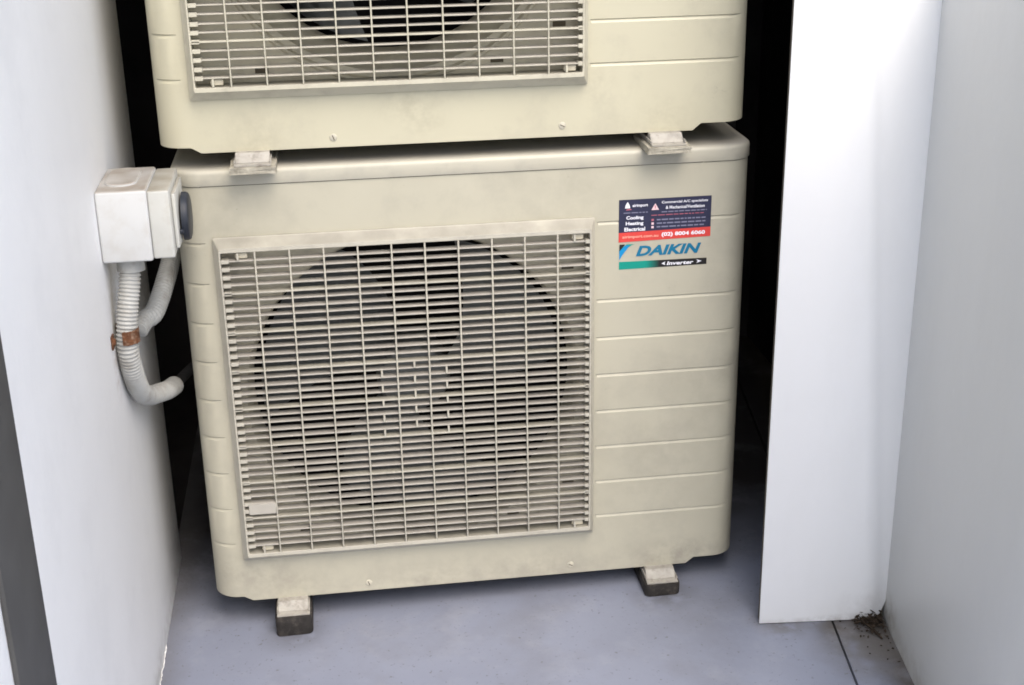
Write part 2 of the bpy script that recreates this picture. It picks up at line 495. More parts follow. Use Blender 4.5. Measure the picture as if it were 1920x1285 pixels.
def lathe_y(prof, seg, name, smooth=35):
    """profile of (radius, y) turned about the y axis; open"""
    bm = bmesh.new()
    rings = []
    for r, y in prof:
        rings.append([bm.verts.new((r * math.cos(2 * math.pi * k / seg), y, r * math.sin(2 * math.pi * k / seg))) for k in range(seg)])
    for a, b in zip(rings, rings[1:]):
        for k in range(seg):
            bm.faces.new((a[k], a[(k + 1) % seg], b[(k + 1) % seg], b[k]))
    if prof[0][0] < 0.02: bm.faces.new(rings[0])
    if prof[-1][0] < 0.02: bm.faces.new(rings[-1])
    return from_bm(bm, name, smooth)

# ------------------------------------------------------------------ setting: floor, ground
FK, FX0 = 0.021, -0.03
zf = lambda x: FK * (x - FX0)
tag(obj('ground', slab([(-300, -300), (300, -300), (300, 300), (-300, 300)], lambda x: -0.09, 0.5), M['ground']), kind='structure')
fl = obj('floor', slab([(-0.74, -2.6), (1.02, -2.6), (1.02, 1.3), (-0.74, 1.3)], lambda x: zf(x) - 0.010, 0.05), M['cavity'])
tag(fl, kind='structure')
# the joint between the two floor panels runs roughly along the right-hand side
def jx(y): return 0.7554 + (0.7347 - 0.7554) * (y + 0.1898) / (-0.3392 + 0.1898)
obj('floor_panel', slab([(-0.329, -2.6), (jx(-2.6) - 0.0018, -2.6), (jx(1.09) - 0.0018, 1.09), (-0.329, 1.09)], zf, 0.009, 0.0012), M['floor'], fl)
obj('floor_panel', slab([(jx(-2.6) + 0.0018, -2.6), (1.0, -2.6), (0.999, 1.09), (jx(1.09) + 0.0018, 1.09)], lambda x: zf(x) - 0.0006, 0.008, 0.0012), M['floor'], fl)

# ------------------------------------------------------------------ left wall with trim strip and broken sealant bead
lw = obj('side_wall', box(-0.45, -0.316, -2.5, 0.262, -0.08, 2.5, 0.004, 3), M['wall'])
tag(lw, 'white painted wall on the left carrying the isolator switch', 'wall')
obj('trim_strip', box(-0.3155, -0.3105, -0.892, -0.764, -0.01, 2.45, 0.001), M['strip'], lw)
def bead(y0, y1, n, seed, r0):
    rnd = random.Random(seed)
    pts, rad = [], []
    for i in range(n + 1):
        y = y0 + (y1 - y0) * i / n
        pts.append(Vector((-0.3155 + rnd.uniform(-0.0006, 0.0012), y, zf(-0.316) + 0.001 + rnd.uniform(-0.001, 0.0015))))
    rr = [max(0.0008, r0 * rnd.choice((0.4, 0.7, 0.8, 1, 1, 1, 1.2, 1.6))) for _ in pts]
    cum = [0]
    for a, b in zip(pts, pts[1:]): cum.append(cum[-1] + (b - a).length)
    def f(s):
        j = min(range(len(cum)), key=lambda k: abs(cum[k] - s))
        return rr[j]
    return tube(pts, f, 8, 'bead', 70)
obj('sealant_bead', bead(-0.9, -0.03, 170, 3, 0.0009), M['wall'], lw)

# ------------------------------------------------------------------ right: thin white panel, grey side wall
pn = Vector((0.640, -0.153)); pe = Vector((0.846, -0.176))
dirp = (pe - pn); plen = dirp.length
ang = math.atan2(dirp.y, dirp.x)
bm_pts = [(0, 0.0155), (plen - 0.036, 0.0185), (plen - 0.022, 0.021), (plen - 0.012, 0.028), (plen - 0.006, 0.046), (plen - 0.002, 0.06), (plen - 0.001, 2.4), (0, 2.4)]
fp = obj('front_panel', prism(bm_pts, 0.0, 0.003, 0.0006), M['panel'], None, (pn.x, pn.y, 0), (0, 0, ang))
tag(fp, 'narrow white upright panel to the right of the stacked units', 'panel')
obj('panel_core', prism([(0.001, 0.017), (plen - 0.036, 0.0205), (plen - 0.010, 0.05), (plen - 0.002, 0.09), (plen - 0.002, 2.39), (0.001, 2.39)], 0.0032, 0.016), M['edge'], fp)
# side wall on the right, turned slightly
w0 = Vector((0.8448, -0.1517)); w1 = Vector((0.8177, -0.3552))
wd = (w1 - w0).normalized()
a0 = w0 - wd * 0.16; a1 = w0 + wd * 0.625
nrm = Vector((-wd.y, wd.x))
if nrm.x < 0: nrm = -nrm
bm = bmesh.new()
q = [a0, a1, a1 + nrm * 0.045, a0 + nrm * 0.045]
lo = [bm.verts.new((p.x, p.y, -0.02)) for p in q]
hi = [bm.verts.new((p.x, p.y, 1.075)) for p in q]
bm.faces.new(lo); bm.faces.new(hi[::-1])
for i in range(4):
    bm.faces.new((lo[i], lo[(i + 1) % 4], hi[(i + 1) % 4], hi[i]))
bmesh.ops.bevel(bm, geom=bm.edges[:], offset=0.002, segments=2, profile=0.5, affect='EDGES')
sw = obj('return_wall', from_bm(bm, 'return_wall', 40), M['side'])
tag(sw, 'pale grey wall at the right edge meeting the narrow white panel', 'wall')

# ------------------------------------------------------------------ dark recess behind the units
rc = empty('recess', (0.2, 1.1, 0), 'added dark walls keeping light out of the recess behind the air conditioning units', 'recess')
def in_rc(name, me, m):
    me.transform(Matrix.Translation((-0.2, -1.1, 0)))
    return obj(name, me, m, rc)
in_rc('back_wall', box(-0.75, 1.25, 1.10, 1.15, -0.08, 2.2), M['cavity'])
in_rc('added_side_lining', box(-0.75, -0.70, 0.27, 1.099, -0.08, 2.2), M['cavity'])  # sides added to stop light leaking into the recess
in_rc('added_side_lining', box(-0.699, -0.451, 0.22, 0.262, -0.08, 2.2), M['cavity'])
in_rc('added_side_lining', box(1.0, 1.05, -0.05, 1.099, -0.08, 2.2), M['cavity'])
in_rc('added_side_lining', box(0.895, 0.999, -0.05, 0.0, -0.08, 2.2), M['cavity'])
in_rc('added_ceiling', box(-0.75, 1.25, 0.02, 1.15, 1.64, 1.70), M['cavity'])  # unseen top, added to keep the recess dark
ip = empty('insulated_pipe', (0.76, 0.55, 0), 'black foam covered pipe in the dark gap right of the units', 'pipe')
obj('pipe_run', tube(resample(catmull([(0.0, 0, 0.0), (0, 0, 0.4), (0.0, 0, 0.9), (0.01, 0.0, 1.3), (0.01, 0.02, 1.62)], 12), 0.03), 0.02, 14), M['pipe'], ip)

# ------------------------------------------------------------------ air conditioner
X0, X1, DEP, RC = -0.234, 0.644, 0.32, 0.042
ZB, ZS, ZT = 0.048, 0.7476, 0.772
GX0, GX1, GZ0, GZ1 = -0.1815, 0.3945, 0.1255, 0.6700       # grille frame outside
HX0, HX1, HZ0, HZ1 = -0.1705, 0.3835, 0.1460, 0.6510       # opening inside the lip
LIP = -0.022
FCX, FCZ, FR = 0.1110, 0.3965, 0.2660
CREV = [0.154 + 0.0633 * i for i in range(9)]

def plan(off=0.0, xs=()):
    """outline of the body as (x, y, nx, ny), anticlockwise from the back left corner round the front"""
    o = []
    xl, xr = X0 - off, X1 + off
    yf, yb = -off, DEP + off
    o.append((xl, yb, -1, 0)); o.append((xl, 0.18, -1, 0))
    rc_ = RC
    for k in range(9):
        a = math.pi + (math.pi / 2) * k / 8
        o.append((xl + rc_ + rc_ * math.cos(a), yf + rc_ + rc_ * math.sin(a), math.cos(a), math.sin(a)))
    for x in xs:
        if xl + rc_ + 0.0008 < x < xr - rc_ - 0.0008:
            o.append((x, yf, 0, -1))
    for k in range(9):
        a = -math.pi / 2 + (math.pi / 2) * k / 8
        o.append((xr - rc_ + rc_ * math.cos(a), yf + rc_ + rc_ * math.sin(a), math.cos(a), math.sin(a)))
    o.append((xr, 0.18, 1, 0)); o.append((xr, yb, 1, 0))
    return o

def make_casing():
    bm = bmesh.new()
    xs = [-0.1885, -0.1870, -0.1725, -0.1640, HX0, -0.06, 0.05, 0.16, 0.27, HX1, 0.3985, 0.4000, 0.48, 0.556, 0.569, 0.585]
    pl = plan(0, sorted(xs))
    rows = [(ZB, None)]
    for i, z in enumerate(CREV):
        rows += [(z - 0.0042, None), (z, i), (z + 0.0016, None)]
    rows += [(HZ0, None), (HZ1, None), (0.700, None), (ZS - 0.0006, None)]
    # the dense row list must not collide with the opening rows
    rows.sort(key=lambda r: r[0])
    grid = []
    for z, g in rows:
        line = []
        for (x, y, nx, ny) in pl:
            zz = z
            if z == ZB:
                if x < -0.1725 - 1e-4: zz = ZB + 0.0085
                elif x > 0.569 - 1e-4: zz = ZB + 0.0105
                else: zz = ZB
            d = 0.0
            if g is not None:
                left = (-0.2235 < x < -0.1950)
                right = (x > 0.3990 and x < 0.6235) and g != 7
                if left or right: d = 0.0024
            line.append(bm.verts.new((x - nx * d, y - ny * d, zz)))
        grid.append(line)
    for r in range(len(rows) - 1):
        z0, z1 = rows[r][0], rows[r + 1][0]
        for c in range(len(pl) - 1):
            xa, xb = pl[c][0], pl[c + 1][0]
            on_front = abs(pl[c][1]) < 1e-6 and abs(pl[c + 1][1]) < 1e-6
            if on_front and xa >= HX0 - 1e-5 and xb <= HX1 + 1e-5 and z0 >= HZ0 - 1e-5 and z1 <= HZ1 + 1e-5:
                continue
            bm.faces.new((grid[r][c], grid[r][c + 1], grid[r + 1][c + 1], grid[r + 1][c]))
    # back
    for r in range(len(rows) - 1):
        bm.faces.new((grid[r][-1], grid[r][0], grid[r + 1][0], grid[r + 1][-1]))
    # folded lower lip: the sheet turns under by 12 mm
    lipv = [bm.verts.new((v.co.x - p[2] * 0.010, v.co.y - p[3] * 0.010, v.co.z + 0.001)) for v, p in zip(grid[0], pl)]
    for c in range(len(pl) - 1):
        bm.faces.new((grid[0][c + 1], grid[0][c], lipv[c], lipv[c + 1]))
    return from_bm(bm, 'casing', 28)

def make_cover():
    bm = bmesh.new()
    xs = [-0.1, 0.1, 0.3, 0.5]
    prof = [(0.0018, ZS + 0.0006), (0.0022, ZS + 0.0016), (0.0022, ZT - 0.0070), (0.0012, ZT - 0.0032), (-0.0012, ZT - 0.0010), (-0.0055, ZT), (-0.012, ZT + 0.0002)]
    rings = []
    for off, z in prof:
        rings.append([bm.verts.new((x + nx * off, y + ny * off, z)) for (x, y, nx, ny) in plan(0, xs)])
    n = len(rings[0])
    for a, b in zip(rings, rings[1:]):
        for c in range(n):
            d = (c + 1) % n
            bm.faces.new((a[c], a[d], b[d], b[c]))
    bm.faces.new(rings[-1])
    bm.faces.new(rings[0][::-1])
    return from_bm(bm, 'cover', 35)

def make_frame():
    """chamfered tray-like surround: base rectangle, sloping flank, flat lip, inner return"""
    loops = [
        (GX0, GX1, GZ0, GZ1, 0.0004), (GX0, GX1, GZ0, GZ1, -0.0035), (GX0 + 0.0010, GX1 - 0.0010, GZ0 + 0.0012, GZ1 - 0.0012, -0.0045),
        (HX0 - 0.0030, HX1 + 0.0030, HZ0 - 0.0075, HZ1 + 0.0075, LIP + 0.0016), (HX0 - 0.0022, HX1 + 0.0022, HZ0 - 0.0062, HZ1 + 0.0062, LIP),
        (HX0 - 0.0006, HX1 + 0.0006, HZ0 - 0.0008, HZ1 + 0.0008, LIP), (HX0, HX1, HZ0, HZ1, LIP + 0.0008), (HX0, HX1, HZ0, HZ1, 0.0115)]
    bm = bmesh.new()
    R4 = []
    for x0, x1, z0, z1, y in loops:
        # slightly rounded corners
        r = 0.0025
        ring = []
        for cx, cz, a0 in ((x1 - r, z1 - r, 0), (x0 + r, z1 - r, 90), (x0 + r, z0 + r, 180), (x1 - r, z0 + r, 270)):
            for k in range(4):
                a = R(a0 + 30 * k)
                ring.append(bm.verts.new((cx + r * math.cos(a), y, cz + r * math.sin(a))))
        R4.append(ring)
    n = len(R4[0])
    for a, b in zip(R4, R4[1:]):
        for k in range(n):
            bm.faces.new((a[k], a[(k + 1) % n], b[(k + 1) % n], b[k]))
    return from_bm(bm, 'frame', 25)

def make_plate(wide):
    """inner plate with a round mouth and a shroud that narrows into the cabinet"""
    bm = bmesh.new()
    seg = 64
    yp = 0.012
    outer, inner = [], []
    w2, h2 = (HX1 - HX0) / 2 + 0.004, (HZ1 - HZ0) / 2 + 0.004
    cxp, czp = (HX0 + HX1) / 2, (HZ0 + HZ1) / 2
    for k in range(seg):
        a = 2 * math.pi * (k + 0.5) / seg
        c, s = math.cos(a), math.sin(a)
        t = min(w2 / max(abs(c), 1e-6), h2 / max(abs(s), 1e-6))
        outer.append(bm.verts.new((cxp + c * t, yp, czp + s * t)))
    prof = [(FR + 0.0, yp), (FR - 0.002, yp + 0.001), (FR - 0.005, yp + 0.006), (FR - 0.008, yp + 0.02), (FR - 0.010, yp + 0.045), (FR - 0.010, yp + 0.075)]
    if not wide:          # the upper unit has a stepped, narrower mouth
        prof = [(0.262, yp), (0.2595, yp - 0.003), (0.2555, yp - 0.003), (0.253, yp + 0.003), (0.244, yp + 0.005), (0.241, yp + 0.014), (0.230, yp + 0.030), (0.222, yp + 0.045), (0.220, yp + 0.075)]
    rings = [outer]
    for r, y in prof:
        rings.append([bm.verts.new((FCX + r * math.cos(2 * math.pi * (k + .5) / seg), y, FCZ + r * math.sin(2 * math.pi * (k + .5) / seg))) for k in range(seg)])
    for a, b in zip(rings, rings[1:]):
        for k in range(seg):
            bm.faces.new((a[k], a[(k + 1) % seg], b[(k + 1) % seg], b[k]))
    return from_bm(bm, 'plate', 30)

def make_slat(major, m_blade, m_block):
    """one louvre blade, its ends thickened into comb blocks that reach back to the frame"""
    bm = bmesh.new()
    t = 0.0014 if major else 0.0011
    y0 = LIP + (0.0006 if major else 0.0022)
    v = add_box(bm, HX0 - 0.001, HX1 + 0.001, y0, y0 + 0.0128, -t, t)
    for q_ in v:
        if q_.co.y > y0 + 0.005: q_.co.z *= 0.7; q_.co.z += 0.0006
    for x0, x1 in ((HX0 + 0.0002, HX0 + 0.0115), (HX1 - 0.0068, HX1 - 0.0002)):
        vv = add_box(bm, x0, x1, LIP + 0.0006, LIP + 0.017, -0.0030, 0.0030)
        for f in vv[0].link_faces: pass
        for f in {f for q_ in vv for f in q_.link_faces}: f.material_index = 1
    bmesh.ops.bevel(bm, geom=bm.edges[:], offset=0.0004, segments=1, affect='EDGES')
    me = from_bm(bm, 'slat')
    me.materials.append(m_blade); me.materials.append(m_block)
    return me

def make_blade(wide):
    bm = bmesh.new()
    nr, na = 9, 9
    g = []
    for i in range(nr):
        f = i / (nr - 1)
        r = 0.055 + ((0.244 if wide else 0.210) - 0.055) * f
        spread = R(50) + R(24) * math.sin(f * math.pi * 0.55)
        row = []
        for j in range(na):
            u = j / (na - 1) - 0.5
            a = u * spread + f * R(28)
            y = -u * (0.085 - 0.02 * f) - 0.012 * math.cos(u * math.pi)
            row.append(bm.verts.new((r * math.cos(a), y, r * math.sin(a))))
        g.append(row)
    for i in range(nr - 1):
        for j in range(na - 1):
            bm.faces.new((g[i][j], g[i][j + 1], g[i + 1][j + 1], g[i + 1][j]))
    bmesh.ops.solidify(bm, geom=bm.faces[:], thickness=0.003)
    return from_bm(bm, 'blade', 60)

def make_foot():
    """folded foot bracket: flange under the base pan, front tongue and turned-up flanks; origin at its base centre"""
    bm = bmesh.new()
    add_box(bm, -0.0265, 0.0265, -0.036, 0.10, 0.0, 0.0028)
    web = add_box(bm, -0.0245, 0.0245, -0.012, 0.003, 0.0028, 0.0150)
    for v in web:
        if v.co.z < 0.006 and v.co.y < 0: v.co.y -= 0.012
    add_box(bm, -0.0268, -0.0246, -0.030, 0.10, 0.0028, 0.0075)
    add_box(bm, 0.0246, 0.0268, -0.030, 0.10, 0.0028, 0.0075)
    bmesh.ops.bevel(bm, geom=bm.edges[:], offset=0.0006, segments=2, affect='EDGES')
    return from_bm(bm, 'foot', 50)

def make_pad(w_, h0, d_, rough, seed):
    bm = bmesh.new()
    add_box(bm, -w_ / 2, w_ / 2, -0.040, d_, 0, h0)
    bmesh.ops.subdivide_edges(bm, edges=bm.edges[:], cuts=5, use_grid_fill=True)
    rnd = random.Random(seed)
    for v in bm.verts:
        v.co += Vector((rnd.uniform(-1, 1), rnd.uniform(-1, 1), 0)) * rough
    return from_bm(bm, 'pad', 55)

CACHE = {}
def C(key, fn, *a):
    if key not in CACHE: CACHE[key] = fn(*a)
    return CACHE[key]

def rubber(w_, zt, zl, zr):
    """rubber block, rounded, its underside cut to the sloping floor"""
    bm = bmesh.new()
    add_box(bm, -w_ / 2, w_ / 2, -0.039, 0.06, 0, 1)
    ed = [e for e in bm.edges if abs(e.verts[0].co.z - e.verts[1].co.z) > .5]
    bmesh.ops.bevel(bm, geom=ed, offset=0.009, segments=4, profile=0.5, affect='EDGES')
    for v in bm.verts:
        f = (v.co.x + w_ / 2) / w_
        low = zl + (zr - zl) * f
        v.co.z = low + (zt - low) * v.co.z
    ed = [e for e in bm.edges if e.is_manifold and abs(e.calc_face_angle(0)) > 1.2]
    bmesh.ops.bevel(bm, geom=ed, offset=0.002, segments=2, profile=0.5, affect='EDGES')
    return from_bm(bm, 'rubber', 45)

def screw_head():
    prof = [(0.0, -0.0016), (0.003, -0.0017), (0.0050, -0.0011), (0.0058, 0.0003)]
    return lathe_y([(0.0001, -0.0018)] + prof[1:], 16, 'screw', 40)

def unit(name, loc, label, lower):
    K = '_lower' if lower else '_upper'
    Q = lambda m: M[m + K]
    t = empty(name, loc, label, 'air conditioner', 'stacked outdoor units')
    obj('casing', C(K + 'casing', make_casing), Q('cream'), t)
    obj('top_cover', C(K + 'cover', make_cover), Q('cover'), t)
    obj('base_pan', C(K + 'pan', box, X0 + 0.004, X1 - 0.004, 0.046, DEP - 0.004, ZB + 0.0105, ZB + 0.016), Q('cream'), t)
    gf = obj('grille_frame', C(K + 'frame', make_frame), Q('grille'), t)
    obj('inner_plate', C(K + 'plate', make_plate, lower), M['inner'], t)
    obj('coil_backing', C(K + 'coil', box, X0 + 0.02, X1 - 0.02, 0.22, 0.30, 0.08, 0.73), M['black'], t)
    rnd = random.Random(11 if lower else 5)
    # louvre blades
    n = 40
    for i in range(1, n):
        z = HZ0 + 0.0006 + (HZ1 - HZ0 - 0.0012) * i / n
        major = (i % 5 == 0)
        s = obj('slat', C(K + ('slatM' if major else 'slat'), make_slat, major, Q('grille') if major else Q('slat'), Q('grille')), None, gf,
                (rnd.uniform(-.0003, .0003), rnd.uniform(-.0003, .0003), z + rnd.uniform(-.00025, .00025)),
                (rnd.uniform(-.02, .02), rnd.uniform(-.0006, .0006), 0))
    # upright bars in front of the blades
    vb = C(K + 'vbar', box, -0.0012, 0.0012, LIP - 0.0003, LIP + 0.0055, HZ0 - 0.0002, HZ1 + 0.0002, 0.0005, 1)
    for k in range(10):
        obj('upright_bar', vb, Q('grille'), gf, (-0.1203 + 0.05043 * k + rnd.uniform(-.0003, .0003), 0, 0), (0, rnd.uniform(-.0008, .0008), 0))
    pit = (HZ1 - HZ0) / 40
    st = C(K + 'stub', box, -0.0014, 0.0014, LIP + 0.0002, LIP + 0.005, 0.0008, pit - 0.0008)
    for x in (-0.1455, 0.3600):
        for z in (HZ0, HZ1 - pit):
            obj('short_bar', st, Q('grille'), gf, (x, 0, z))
    # brick pattern of short bars over the hub
    for row in range(10):
        for x in ((0.1079,) if row % 2 == 0 else (0.0573, 0.1577)):
            obj('short_bar', st, Q('grille'), gf, (x, 0, HZ0 + pit * (24 - row - (1 if row > 4 else 0) + (1 if row > 4 else 0))))
    # corner screw bosses inside the grille
    cb = C(K + 'boss', box, -0.009, 0.009, LIP + 0.006, LIP + 0.02, -0.0045, 0.0045, 0.001, 1)
    for x in (HX0 + 0.030, HX1 - 0.018):
        for z in (HZ0 + pit * 0.5, HZ1 - pit * 0.5):
            obj('screw_boss', cb, M['inner'], gf, (x, 0, z))
    # small slots in the inner plate
    so_ = C(K + 'plate_slot', box, -0.0095, 0.0095, 0.0112, 0.0119, -0.004, 0.004)
    for x, z in ((-0.078, HZ0 + 0.016), (0.262, HZ0 + 0.018), (0.3545, HZ1 - 0.062), (0.3545, HZ0 + 0.066)):
        obj('plate_slot', so_, M['slot'], t, (x, 0, z), None)
    # fan
    fan = obj('fan_hub', C(K + 'hub', lathe_y, [(0.0005, -0.030), (0.040, -0.030), (0.054, -0.022), (0.060, -0.008), (0.060, 0.05)], 40, 'hub'), M['fan'], t, (FCX, 0.085, FCZ))
    ph = -8 if lower else -76
    for k in range(3):
        obj('fan_blade', C(K + 'blade', make_blade, lower), M['fan'], fan, (0, 0.012, 0), (0, R(ph + 120 * k), 0))
    # feet
    for fx in (-0.108, 0.508):
        if lower:
            ft = obj('foot', C(K + 'foot', make_foot), M['galv'], t, (fx, 0, 0.0335))
            zl, zr = zf(loc[0] + fx - 0.03) - loc[2], zf(loc[0] + fx + 0.03) - loc[2]
            obj('rubber_block', rubber(0.060, -0.0003, zl - 0.0335, zr - 0.0335), M['rubber'], ft)
            fr = obj('foot', C(K + 'foot', make_foot), M['galv'], t, (fx, DEP, 0.0335), (0, 0, math.pi))
            zl, zr = zr, zl
            obj('rubber_block', rubber(0.060, -0.0003, zl - 0.0335, zr - 0.0335), M['rubber'], fr)
        else:
            x = fx + (0.008 if fx < 0 else 0.004)
            ft = obj('foot', C(K + 'foot', make_foot), M['galv'], t, (x, 0, 0.0335))
            h = 0.0335 - (ZT + 0.0002 - loc[2])
            obj('fibre_pad', C(K + 'fpad', make_pad, 0.066, h - 0.0004, 0.06, 0.0009, 4), M['fibre'], ft, (0, 0, -h + 0.0002))
            fr = obj('foot', C(K + 'foot', make_foot), M['galv'], t, (x, DEP, 0.0335), (0, 0, math.pi))
            obj('fibre_pad', C(K + 'fpad', make_pad, 0.066, h - 0.0004, 0.06, 0.0009, 4), M['fibre'], fr, (0, 0, -h + 0.0002))
    # screws on the lower front
    for x, z in ((0.0175, 0.0625), (0.3565, 0.0645)):
        sc = obj('screw', C(K + 'screw', screw_head), M['screw'], t, (x, 0, z))
        obj('screw_slot', C(K + 'sslot', box, -0.0036, 0.0036, -0.0021, -0.0016, -0.0006, 0.0006), M['slot'], sc, None, (0, R(25 if x > .1 else 70), 0))
    return t

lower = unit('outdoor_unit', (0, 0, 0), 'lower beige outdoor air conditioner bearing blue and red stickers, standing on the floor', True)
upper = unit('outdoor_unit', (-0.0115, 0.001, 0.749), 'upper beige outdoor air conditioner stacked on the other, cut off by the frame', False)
# loose plate across two louvres of the lower grille
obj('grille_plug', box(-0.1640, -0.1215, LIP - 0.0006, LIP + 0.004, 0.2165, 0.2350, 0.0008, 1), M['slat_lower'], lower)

# ------------------------------------------------------------------ printing on the lower unit
def text_mesh(body, height, width, bold=0.0, shear=0.0):
    """font outline scaled to the given cap height and width, lying in x,z facing -y; origin lower left"""
    cu = bpy.data.curves.new('t', 'FONT')
    cu.body = body
    cu.size = 1.0
    cu.offset = bold
    cu.shear = shear
    cu.resolution_u = 3
    o = bpy.data.objects.new('t', cu)
    COL.objects.link(o)
    dg = bpy.context.evaluated_depsgraph_get()
    me = bpy.data.meshes.new_from_object(o.evaluated_get(dg))
    bpy.data.objects.remove(o); bpy.data.curves.remove(cu)
    xs = [v.co.x for v in me.vertices]; ys = [v.co.y for v in me.vertices]
    x0, x1, y0, y1 = min(xs), max(xs), min(ys), max(ys)
    for v in me.vertices:
        v.co = Vector(((v.co.x - x0) / (x1 - x0) * width, 0, (v.co.y - y0) / (y1 - y0) * height))
    me.materials.clear()
    return me

def flat(pts, name='print'):
    bm = bmesh.new()
    bm.faces.new([bm.verts.new((x, 0, z)) for x, z in pts])
    return from_bm(bm, name)

SW, SH = 0.1455, 0.0675
st = obj('service_sticker', prism([(0, 0), (SW, 0.0025), (SW, SH), (0, SH)], -0.0004, 0.0), M['navy'], lower, (0.4325, -0.0001, 0.6268))
st['label'] = 'navy and red service sticker with white print'
obj('red_band', flat([(0, 0), (SW, 0.0025), (SW, 0.0025 + SH * 0.225), (0, SH * 0.225)]), M['red'], st, (0, -0.00055, 0))
def on(me, m, u, v, name='lettering'):     # u from the left, v from the top, both 0..1 of the sticker
    return obj(name, me, m, st, (u * SW, -0.0008, SH * (1 - v)))
on(text_mesh('Cooling', SH * .105, SW * .185, .03), M['ink_white'], .08, .49)
on(text_mesh('Heating', SH * .105, SW * .190, .03), M['ink_white'], .075, .625)
on(text_mesh('Electrical', SH * .090, SW * .225, .03), M['ink_white'], .06, .745)
on(text_mesh('airimport', SH * .085, SW * .165, .025), M['ink_white'], .145, .195)
on(text_mesh('Commercial A/C specialists', SH * .075, SW * .50, .02), M['ink_white'], .46, .145)
on(text_mesh('& Mechanical/Ventilation', SH * .075, SW * .42, .02), M['ink_white'], .505, .262)
on(text_mesh('airimport.com.au', SH * .085, SW * .39, .015), M['ink_salmon'], .04, .93)
on(text_mesh('(02) 8004 6060', SH * .120, SW * .475, .035), M['ink_white'], .465, .93)
on(flat([(-.028 * SW, 0), (.028 * SW, 0), (.022 * SW, .07 * SH), (0, .15 * SH), (-.022 * SW, .07 * SH)]), M['ink_white'], .092, .20, 'logo_drop')
on(flat([(-.03 * SW, 0), (.034 * SW, .01 * SH), (.02 * SW, .035 * SH), (-.02 * SW, .03 * SH)]), M['ink_rose'], .105, .25, 'logo_swirl')
tri = on(flat([(-.042 * SW, 0), (.042 * SW, 0), (0, .155 * SH)]), M['ink_pink'], .39, .27, 'warning_triangle')
obj('warning_mark', flat([(-.004 * SW, .03 * SH), (.004 * SW, .03 * SH), (.005 * SW, .105 * SH), (-.005 * SW, .105 * SH)]), M['ink_rose'], st, (.39 * SW, -.0010, SH * .73))
rnd = random.Random(2)
def dashes(u0, u1, v, h, m):
    bm = bmesh.new()
    u = u0
    while u < u1:
        wd_ = min(rnd.uniform(.02, .075), u1 - u)
        if wd_ > .008:
            add_box(bm, u * SW, (u + wd_) * SW, -0.0001, 0.0001, -h * SH / 2, h * SH / 2)
        u += wd_ + .012
    o = obj('fine_print', from_bm(bm, 'fine_print'), m, st, (0, -0.0008, SH * (1 - v)))
    o['kind'] = 'stuff'
dashes(.05, .31, .31, .020, M['ink_lilac'])
dashes(.46, .95, .325, .022, M['ink_lilac'])
dashes(.35, .92, .395, .018, M['ink_rose'])
for v in (.505, .590, .675):
    dashes(.41, .94, v, .030, M['ink_lilac'])
    on(flat([(-.013 * SW, -.026 * SH), (.013 * SW, -.026 * SH), (.013 * SW, .026 * SH), (-.013 * SW, .026 * SH)]), M['ink_pink'] if v > .55 else M['ink_rose'], .365, v, 'bullet')

BW, BH = 0.140, 0.0425
bd = obj('maker_badge', prism([(0, 0), (BW, 0.0012), (BW, 0.0115), (0, 0.0125)], -0.0003, 0.0), M['badge_bar'], lower, (0.4335, -0.0001, 0.5825))
bd['label'] = 'teal to black bar with white lettering under blue maker lettering'
def onb(me, m, x, z, name='lettering'): return obj(name, me, m, bd, (x, -0.0006, z))
onb(text_mesh('DAIKIN', 0.0165, 0.104, .04, .28), M['ink_blue'], 0.0265, 0.0205)
onb(flat([(0, 0.012), (0.003, 0.0145), (0.020, 0.0255), (0.0245, 0.0265), (0.012, 0.0270), (0, 0.0185)]), M['ink_teal'], 0.0, 0.0138, 'logo_wing')
onb(flat([(0, 0.002), (0.0045, 0.0095), (0.0165, 0.0255), (0.0095, 0.0258), (0, 0.0165)]), M['ink_cyan'], 0.0003, 0.0136, 'logo_wing').location.y = -0.0009
onb(flat([(0, 0.0165), (0.0085, 0.0262), (0.0085, 0.0272), (0, 0.0272)]), M['ink_black'], 0.0003, 0.0138, 'logo_wing').location.y = -0.0012
onb(text_mesh('Inverter', 0.0062, 0.043, .03, .2), M['ink_white'], 0.0760, 0.0029)
onb(flat([(0, 0.003), (0.0065, 0), (0.0050, 0.003), (0.0065, 0.006)]), M['ink_white'], 0.0675, 0.0033, 'logo_arrow')
onb(flat([(0.0085, 0.003), (0, 0), (0.0025, 0.003), (0, 0.006)]), M['ink_white'], 0.1235, 0.0038, 'logo_arrow')

# ------------------------------------------------------------------ isolator switch on the left wall
iso = empty('isolator_switch', (-0.316, -0.09, 0.737), 'white weatherproof isolator box with dark round dial on the left wall', 'isolator switch')
def iy(me): me.transform(Matrix.Translation((0.316, 0.09, -0.737))); return me
obj('back_box', iy(box(-0.3158, -0.2480, -0.1580, -0.0227, 0.6875, 0.7875, 0.0035, 3)), M['iso'], iso)
obj('cover', iy(box(-0.2478, -0.2185, -0.1545, -0.0262, 0.6895, 0.7850, 0.0030, 3)), M['iso_cover'], iso)
obj('dial_plate', iy(box(-0.2184, -0.2125, -0.1380, -0.0420, 0.6980, 0.7760, 0.0025, 2)), M['iso_cover'], iso)
dl = lathe_y([(0.0001, -0.0065), (0.029, -0.0065), (0.0325, -0.0050), (0.034, -0.0015), (0.034, 0.0035), (0.030, 0.0045), (0.0001, 0.0045)], 40, 'dial')
dl.transform(Matrix.Rotation(R(90), 4, 'Z'))
dl.transform(Matrix.Translation((-0.2060 + 0.316, 0.0, 0.7305 - 0.737)))
obj('dial', dl, M['dial'], iso)
obj('lever_tab', iy(box(-0.2182, -0.2070, -0.1300, -0.1180, 0.7160, 0.7215, 0.001, 1)), M['dial'], iso)
